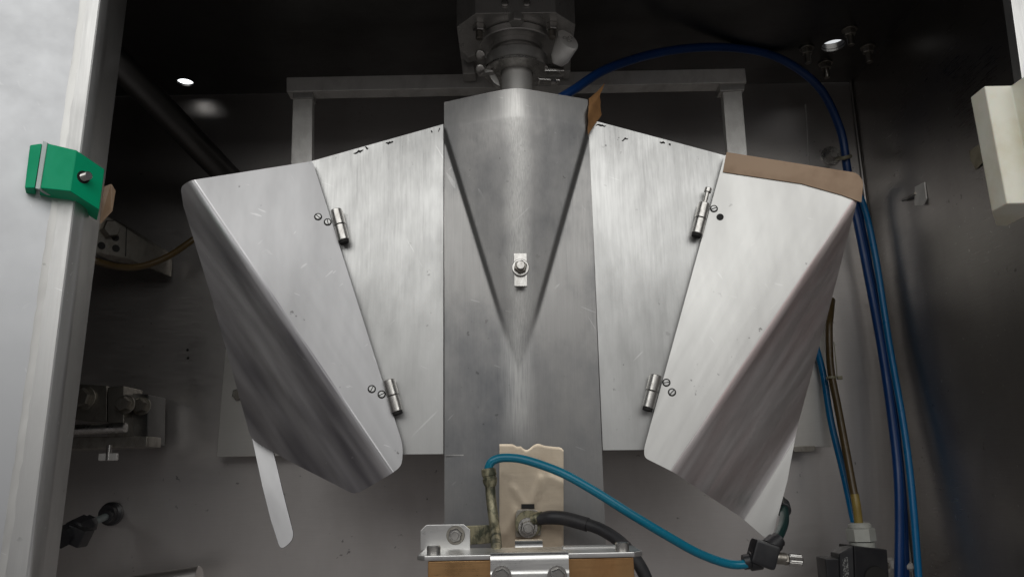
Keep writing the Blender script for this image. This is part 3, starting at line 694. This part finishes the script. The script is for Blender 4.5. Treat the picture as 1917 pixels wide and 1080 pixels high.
# ------------------------------------------------------------------ left fittings on the back wall
t = thing('bracket_block', 'oblong steel bracket block with bolts beside the door edge, hose passing below', 'bracket', U(230, 510, .98))
q = [U(170, 395, .93), U(187, 405, .93), U(232, 425, .965), U(286, 458, .99), U(284, 497, .99), U(232, 480, .965), U(170, 478, .93)]
front = [(165, 395), (206, 407), (286, 458), (283, 502), (232, 482), (165, 470)]
pl = plane_of(U(206, 407, .955), U(286, 458, 1.0), U(232, 482, .972))
mesh_obj('block', prism([UP(x, y, pl) for x, y in front], (.012, .035, -.004), bw=.0012), M['boltd'], t)
nb = pl[1] if pl[1].y < 0 else -pl[1]
mesh_obj('bolt_head', hexa(UP(203, 430, pl)-nb*.0002, nb, .011, .0115), M['boltd'], t)
for x, y in ((216, 445), (217, 465), (190, 460)):
    mesh_obj('bolt_hole', lathe(UP(x, y, pl)-nb*.001, nb, [(0, .0048), (.0012, .0048)], 18), M['hole'], t)
mesh_obj('seam', prism([UP(236, 426, pl)+nb*.0002, UP(238, 427, pl)+nb*.0002, UP(236, 480, pl)+nb*.0002, UP(234, 480, pl)+nb*.0002], -nb*.001), M['hole'], t)
hose('brown_hose', [(150, 478, .90), (180, 489, .905), (225, 500, .93), (268, 498, .95), (315, 480, .97), (360, 450, .99), (400, 420, 1.0)], .0042, M['brown'],
     'thin brown hose curving from the door edge to behind the left flap', n=14)
t = thing('rod_clamp', 'dirty steel clamp blocks holding a horizontal rod at the left, thumbscrew below', 'clamp', U(210, 865, .99))
mesh_obj('clamp_block', plate([(120, 716), (200, 722), (200, 790), (120, 784)], .965, .05, bw=.0012), M['boltd'], t)
mesh_obj('clamp_block', plate([(201, 724), (232, 722), (232, 838), (201, 838)], .957, .05, bw=.0012), M['boltd'], t)
mesh_obj('clamp_block', plate([(233, 735), (278, 738), (276, 832), (233, 836)], .98, .05, bw=.0012), M['ceil'], t)
for x, y, Y, r in ((158, 745, .965, .0115), (236, 757, .957, .009), (266, 760, .98, .009)):
    c = U(x, y, Y)
    mesh_obj('washer', ring(c+FR*.0001, FR, .0025, r*1.25, r*.4), M['boltd'], t)
    mesh_obj('bolt_head', hexa(c+FR*.0028, FR, .009, r), M['boltd'], t)
mesh_obj('rod', cyl(U(110, 806, .945), U(236, 800, .945)-U(110, 806, .945), (U(236, 800, .945)-U(110, 806, .945)).length, .0062), M['bolt'], t)
mesh_obj('lower_bar', plate([(110, 818), (275, 816), (274, 836), (110, 842)], .955, .04, bw=.001), M['boltd'], t)
th0 = U(205, 832, .95)
mesh_obj('thumbscrew', cyl(th0, (0, 0, -1), .018, .0032), M['bolt'], t)
mesh_obj('thumbscrew_grip', box(U(203, 855, .95), (.022, .005, .0085), bw=.0012), M['bar'], t)
t = thing('hose_fitting', 'black push fitting with a short grey tube on the back wall, lower left', 'fitting', U(210, 962, YB))
c = U(211, 961, YB)
ax = (U(120, 1010, .90)-c).normalized()
mesh_obj('wall_collar', lathe(c+FR*.0002, FR, [(0, .0145), (.006, .0145), (.008, .0115), (.016, .0105)], 26), M['black'], t)
a = U(204, 964, YB-.012); b = U(172, 978, .975)
mesh_obj('grey_tube', cyl(a, b-a, (b-a).length+.004, .0043), M['gtube'], t)
mesh_obj('tube_collar', cyl(a+(b-a)*.05, (b-a), .012, .0078), M['black'], t)
a2, b2 = U(174, 977, .978), U(112, 1006, .93)
mesh_obj('fitting_body', lathe(a2, b2-a2, [(0, .0075), (.004, .0105), (.012, .0105), (.0125, .0135), (.030, .0135), (.032, .0115), (.05, .0125), ((b2-a2).length, .0125)], 8), M['black'], t)
mesh_obj('fitting_port', box(U(146, 1002, .945), (.022, .022, .020), bw=.002, rot=Matrix.Rotation(.4, 3, 'Y')), M['black'], t)
tag(mesh_obj('steel_tube', cyl(U(120, 1118, 1.0), U(374, 1079, 1.0)-U(120, 1118, 1.0), (U(374, 1079, 1.0)-U(120, 1118, 1.0)).length, .0125, 28, ch=.0006), M['wall'], None),
    'grey steel tube end lying at the bottom left edge of the photo', 'tube')

# ------------------------------------------------------------------ sheet, terminal, cable
YSH = .7905
t = thing('brass_sheet', 'tan brass-coloured sheet with torn top edge on the lower column', 'sheet', U(995, 1060, YSH))
top = [(935, 831), (960, 831), (968, 836), (975, 835), (981, 841), (988, 842), (993, 838), (1000, 832), (1008, 830), (1014, 832), (1020, 834), (1036, 836), (1050, 837), (1054, 842)]
from mathutils import noise as mnoise
def seg_d(x, y, a, b):
    p = Vector((x, y)); a = Vector(a); b = Vector(b); q = max(0, min(1, (p-a).dot(b-a)/(b-a).length_squared)); return (p-a.lerp(b, q)).length
bm = B(); gx = [935+120*i/30 for i in range(31)]; rows = []
def top_y(x):
    for (x0, y0), (x1, y1) in zip(top, top[1:]):
        if x <= x1: return y0+(y1-y0)*max(0, min(1, (x-x0)/(x1-x0)))
    return top[-1][1]
for j in range(41):
    row = []
    for x in gx:
        ty = top_y(x); y = ty+(1058-ty)*j/40
        d = .00030*mnoise.noise(Vector((x*.03, y*.03, 3)))+.00006*mnoise.noise(Vector((x*.09, y*.09, 7)))
        for a_, b_, h in (((984, 946), (962, 915), .0005), ((996, 944), (1012, 895), .0007), ((1030, 895), (1054, 905), .0006), ((945, 1000), (966, 960), .0005)):
            d -= h*math.exp(-(seg_d(x, y, a_, b_)/6.5)**2)
        row.append(bm.verts.new(U(x, y, YSH-.0008+d)))
    rows.append(row)
for j in range(40):
    for i in range(30): bm.faces.new((rows[j][i], rows[j][i+1], rows[j+1][i+1], rows[j+1][i]))
o = mesh_obj('sheet', bm, M['sheet'], t, smooth=60); md = o.modifiers.new('sheet', 'SOLIDIFY'); md.thickness = .0006
mesh_obj('slot', plate([(976, 943), (1000.5, 943), (1000.5, 951.5), (976, 951.5)], YSH-.0030, .0012, bw=0), M['hole'], t)
t = thing('cable_terminal', 'square terminal plate with nut and ring lug bolted on the tan sheet', 'terminal', U(988, 1010, .78))
mesh_obj('terminal_plate', plate(rounded([(968, 953), (1005, 953), (1013, 965), (1013, 1002), (965, 1006), (965, 966)], 5), .782, .004), M['boltd'], t)
c = U(989, 980, .781)
mesh_obj('ring_lug', ring(c+FR*.0002, FR, .0035, .0125, .005, 28), M['verdi'], t)
c = U(988, 987, .777)
mesh_obj('washer', ring(c, FR, .002, .0092, .004), M['bolt'], t)
mesh_obj('nut', hexa(c+FR*.0022, FR, .006, .0072), M['bolt'], t)
mesh_obj('stud', cyl(c+FR*.0022, FR, .011, .0042), M['bolt'], t)
mesh_obj('lug_barrel', ptube([(996, 972, .7775), (1006, 969, .776), (1016, 967.5, .775)], .0055, n=14), M['verdi'], t)
t = thing('black_cable', 'thick black rubber cable curving from the terminal down past the bracket', 'cable', U(1215, 1100, .70))
mesh_obj('cable', ptube([(1030, 968, .770), (1060, 970, .765), (1100, 981, .757), (1130, 993, .748), (1160, 1013, .735), (1185, 1040, .72), (1203, 1068, .71), (1216, 1100, .70)], .0055, n=16), M['rubber'], t, smooth=60)
mesh_obj('cable_boot', ptube([(1008, 972, .775), (1020, 969, .773), (1036, 968, .769), (1060, 970.5, .765), (1100, 981.5, .757)], lambda f: .0052+.0012*min(1, f*2.5), n=16), M['rubber'], t, smooth=60)
# bent bright strip in front of the terminal
ST = [U(965, 1010, .745), U(1013, 1010, .745)]
ST = [U(964, 1009, .722), U(1015, 1008, .722)]
bm = B(); rows = []
for k in range(12):
    an = R(85)-k/9*R(85); dy = -.010*math.cos(an); dz = -.010*(1-math.sin(an))
    if k > 9: dz = -.010-.008*(k-9); dy = -.010
    rows.append([bm.verts.new(p+Vector((0, dy, dz))) for p in (ST[0], ST[0].lerp(ST[1], .5), ST[1])])
for k in range(11):
    for i in range(2): bm.faces.new((rows[k][i], rows[k][i+1], rows[k+1][i+1], rows[k+1][i]))
o = tag(mesh_obj('bent_strip', bm, M['bright'], None, smooth=60), 'short shiny bent steel strip between the terminal and the bracket', 'strip')
md = o.modifiers.new('sheet', 'SOLIDIFY'); md.thickness = .0015

# elbow pipe, brass bar, turquoise tube
YE = .742
t = thing('stand_pipe', 'tarnished greenish brass pipe with a collar, standing on the bracket', 'pipe', U(930, 1035, YE))
mesh_obj('pipe', ptube([(917, 895, YE), (919, 930, YE), (924, 970, YE-.005), (928, 1000, YE-.02), (930, 1036, YE-.075)], .0046, n=18), M['verdi'], t, smooth=60)
a, b = U(914, 876, YE), U(919, 912, YE)
mesh_obj('collar', lathe(a, b-a, [(0, .0055), (.0008, .0066), (.0065, .0068), (.007, .0060), (.0085, .0060), (.009, .0066), (.0125, .0064), (.0165, .0050)], 24), M['verdi'], t)
hose('turquoise_tube', [(916, 884, YE), (915, 874, YE), (923, 862, YE-.001), (945, 856.5, YE-.002), (985, 861, YE-.006), (1050, 884, YE-.014), (1110, 917, YE-.018), (1180, 961, YE-.016), (1250, 1003, YE-.008), (1310, 1036, YE+.004),
     (1365, 1055, YE+.014), (1400, 1055, YE+.018), (1416, 1051, YE+.02)], .0039, M['teal'], 'turquoise plastic tube bowing from the brass pipe to the black valve', cat='tube', n=18)

# ------------------------------------------------------------------ bracket at the bottom
ZT = UZ(960, 1038, 0).z
YFb = .62; ZT = U(960, 1037, YFb).z; YRb = .678
t = thing('mount_bracket', 'shiny flat steel bracket plate with an upright ear and cap screws at the bottom', 'bracket', Vector((U(990, 1040, YFb).x, YFb, ZT)))
xl, xr = U(795, 1040, YFb).x, U(1187, 1034, YFb).x
xle, xre = U(781, 1045, YFb+.006).x, U(1203, 1035, YFb+.006).x
q = [Vector((xl, YFb, ZT)), Vector((xr, YFb, ZT)), Vector((xre, YFb+.007, ZT)), Vector((xre, YRb, ZT)), Vector((xle, YRb, ZT)), Vector((xle, YFb+.007, ZT))]
mesh_obj('bracket_plate', prism(q, (0, 0, -.0036), bw=.0006), M['bright'], t)
ear = [(787, 1030), (787, 993), (798, 982), (868, 981), (880, 991), (880, 1030)]
mesh_obj('ear', plate(ear, YRb-.003, .0025, bw=.0004), M['bright'], t)
c = U(853, 1001, YRb-.003)
mesh_obj('washer', ring(c+FR*.0001, FR, .002, .0075, .003), M['boltd'], t)
mesh_obj('nut', hexa(c+FR*.0022, FR, .004, .0058), M['bolt'], t); mesh_obj('stud', cyl(c+FR*.0022, FR, .009, .0033), M['bolt'], t)
for x, y in ((812, 1036), (1165, 1030)):
    p = UZ(x, y, ZT); mesh_obj('cap_screw', lathe(p, (0, 0, 1), [(0, .0052), (.0052, .0052), (.0060, .0046)], 22), M['bolt'], t)
mesh_obj('shim', box(Vector(((xl+xr)/2+.052, .664, ZT+.0006)), (.05, .016, .001), bw=0), M['jamb'], t)
# folded tongue over the front edge
bm = B(); xa, xb = U(918, 1040, YFb-.004).x, U(1064, 1040, YFb-.004).x; rows = []
sec = [(.004, .0016), (-.002, .0016), (-.0045, .0008), (-.0060, -.0012), (-.0064, -.004), (-.0064, -.010), (-.0066, -.0125), (-.0075, -.0135), (-.0075, -.030)]
for dy, dz in sec: rows.append([bm.verts.new((xa+(xb-xa)*k/4, YFb+dy, ZT+dz)) for k in range(5)])
for j in range(len(rows)-1):
    for k in range(4): bm.faces.new((rows[j][k], rows[j][k+1], rows[j+1][k+1], rows[j+1][k]))
o = mesh_obj('front_tongue', bm, M['bright'], t, smooth=50)
md = o.modifiers.new('sheet', 'SOLIDIFY'); md.thickness = .0012
for x in (939, 1043):
    c = U(x, 1077, YFb-.0088)
    mesh_obj('washer', ring(c, FR, .0012, .0072, .003), M['bolt'], t); mesh_obj('bolt_head', hexa(c+FR*.0013, FR, .004, .0056), M['bolt'], t)
t = thing('copper_body', 'copper-coloured block under the steel bracket at the bottom edge', 'block', Vector((0, .65, ZT-.05)))
mesh_obj('block', box(Vector(((xl+xr)/2+.001, .652, ZT-.0040-.022)), ((xr-xl)-.002, .058, .044), bw=.001), M['copper'], t)
tag(mesh_obj('brass_bar', plate([(872, 984), (921, 982), (921, 1016), (872, 1020)], .744, .006, bw=.0006), M['verdi'], None), 'speckled greenish brass bar beside the standing pipe', 'bar')

# ------------------------------------------------------------------ flow valve under the right flap
YV = .762
t = thing('flow_valve', 'black flow control valve with a knurled knob below the right flap', 'valve', U(1430, 1060, YV))
mesh_obj('valve_body', box(U(1428, 1036, YV), (.023, .022, .022), bw=.003, rot=Matrix.Rotation(.35, 3, 'Y')), M['black'], t)
a = U(1412, 1052, YV+.0); ax = Vector((-1, 0, -.12))
mesh_obj('tube_port', lathe(U(1424, 1047, YV), ax, [(0, .0085), (.010, .0085), (.0105, .0068), (.016, .0066)], 22), M['black'], t)
a = U(1438, 1026, YV); b = U(1452, 1014, YV+.004)
mesh_obj('hose_port', lathe(a, b-a, [(0, .0085), (.010, .0085), (.0105, .007), (.015, .007)], 22), M['black'], t)
a = U(1444, 1043, YV-.004)
mesh_obj('neck', cyl(a, (1, 0, -.1), .013, .0052), M['boltd'], t)
a = U(1468, 1046, YV-.004); mesh_obj('lock_nut', hexa(a, (1, 0, -.1), .0035, .0052), M['boltd'], t)
a = U(1476, 1047, YV-.004); own = B(); ax = Vector((1, 0, -.1)).normalized(); fa, fb = frame(ax); rgs = []
for d, s in ((0, .85), (.001, 1), (.011, 1), (.012, .85)):
    rgs.append([own.verts.new(a+ax*d+(fa*math.cos(2*math.pi*k/40)+fb*math.sin(2*math.pi*k/40))*s*(.0056 if k % 2 else .0051)) for k in range(40)])
for i in range(3):
    for k in range(40): own.faces.new((rgs[i][k], rgs[i][(k+1) % 40], rgs[i+1][(k+1) % 40], rgs[i+1][k]))
own.faces.new(rgs[0][::-1]); own.faces.new(rgs[-1])
mesh_obj('knurled_knob', own, M['bolt'], t, smooth=20)
t = thing('dark_green_hose', 'short dark green hose curling up from the valve behind the right flap', 'hose', U(1452, 1014, .77))
mesh_obj('hose', ptube([(1446, 1018, .768), (1459, 1000, .785), (1468, 975, .81), (1467, 950, .84), (1462, 935, .87)], .0046, n=14), M['dgreen'], t, smooth=60)
a = U(1467, 955, .835); b = U(1463, 938, .86); mesh_obj('collar', cyl(a, b-a, .018, .0075), M['black'], t)

# even shading on flat faces next to rounded edges
for o in sc.objects:
    if o.type == 'MESH' and any(p.use_smooth for p in o.data.polygons[:1]):
        wm = o.modifiers.new('even_shading', 'WEIGHTED_NORMAL'); wm.keep_sharp = True; wm.weight = 80
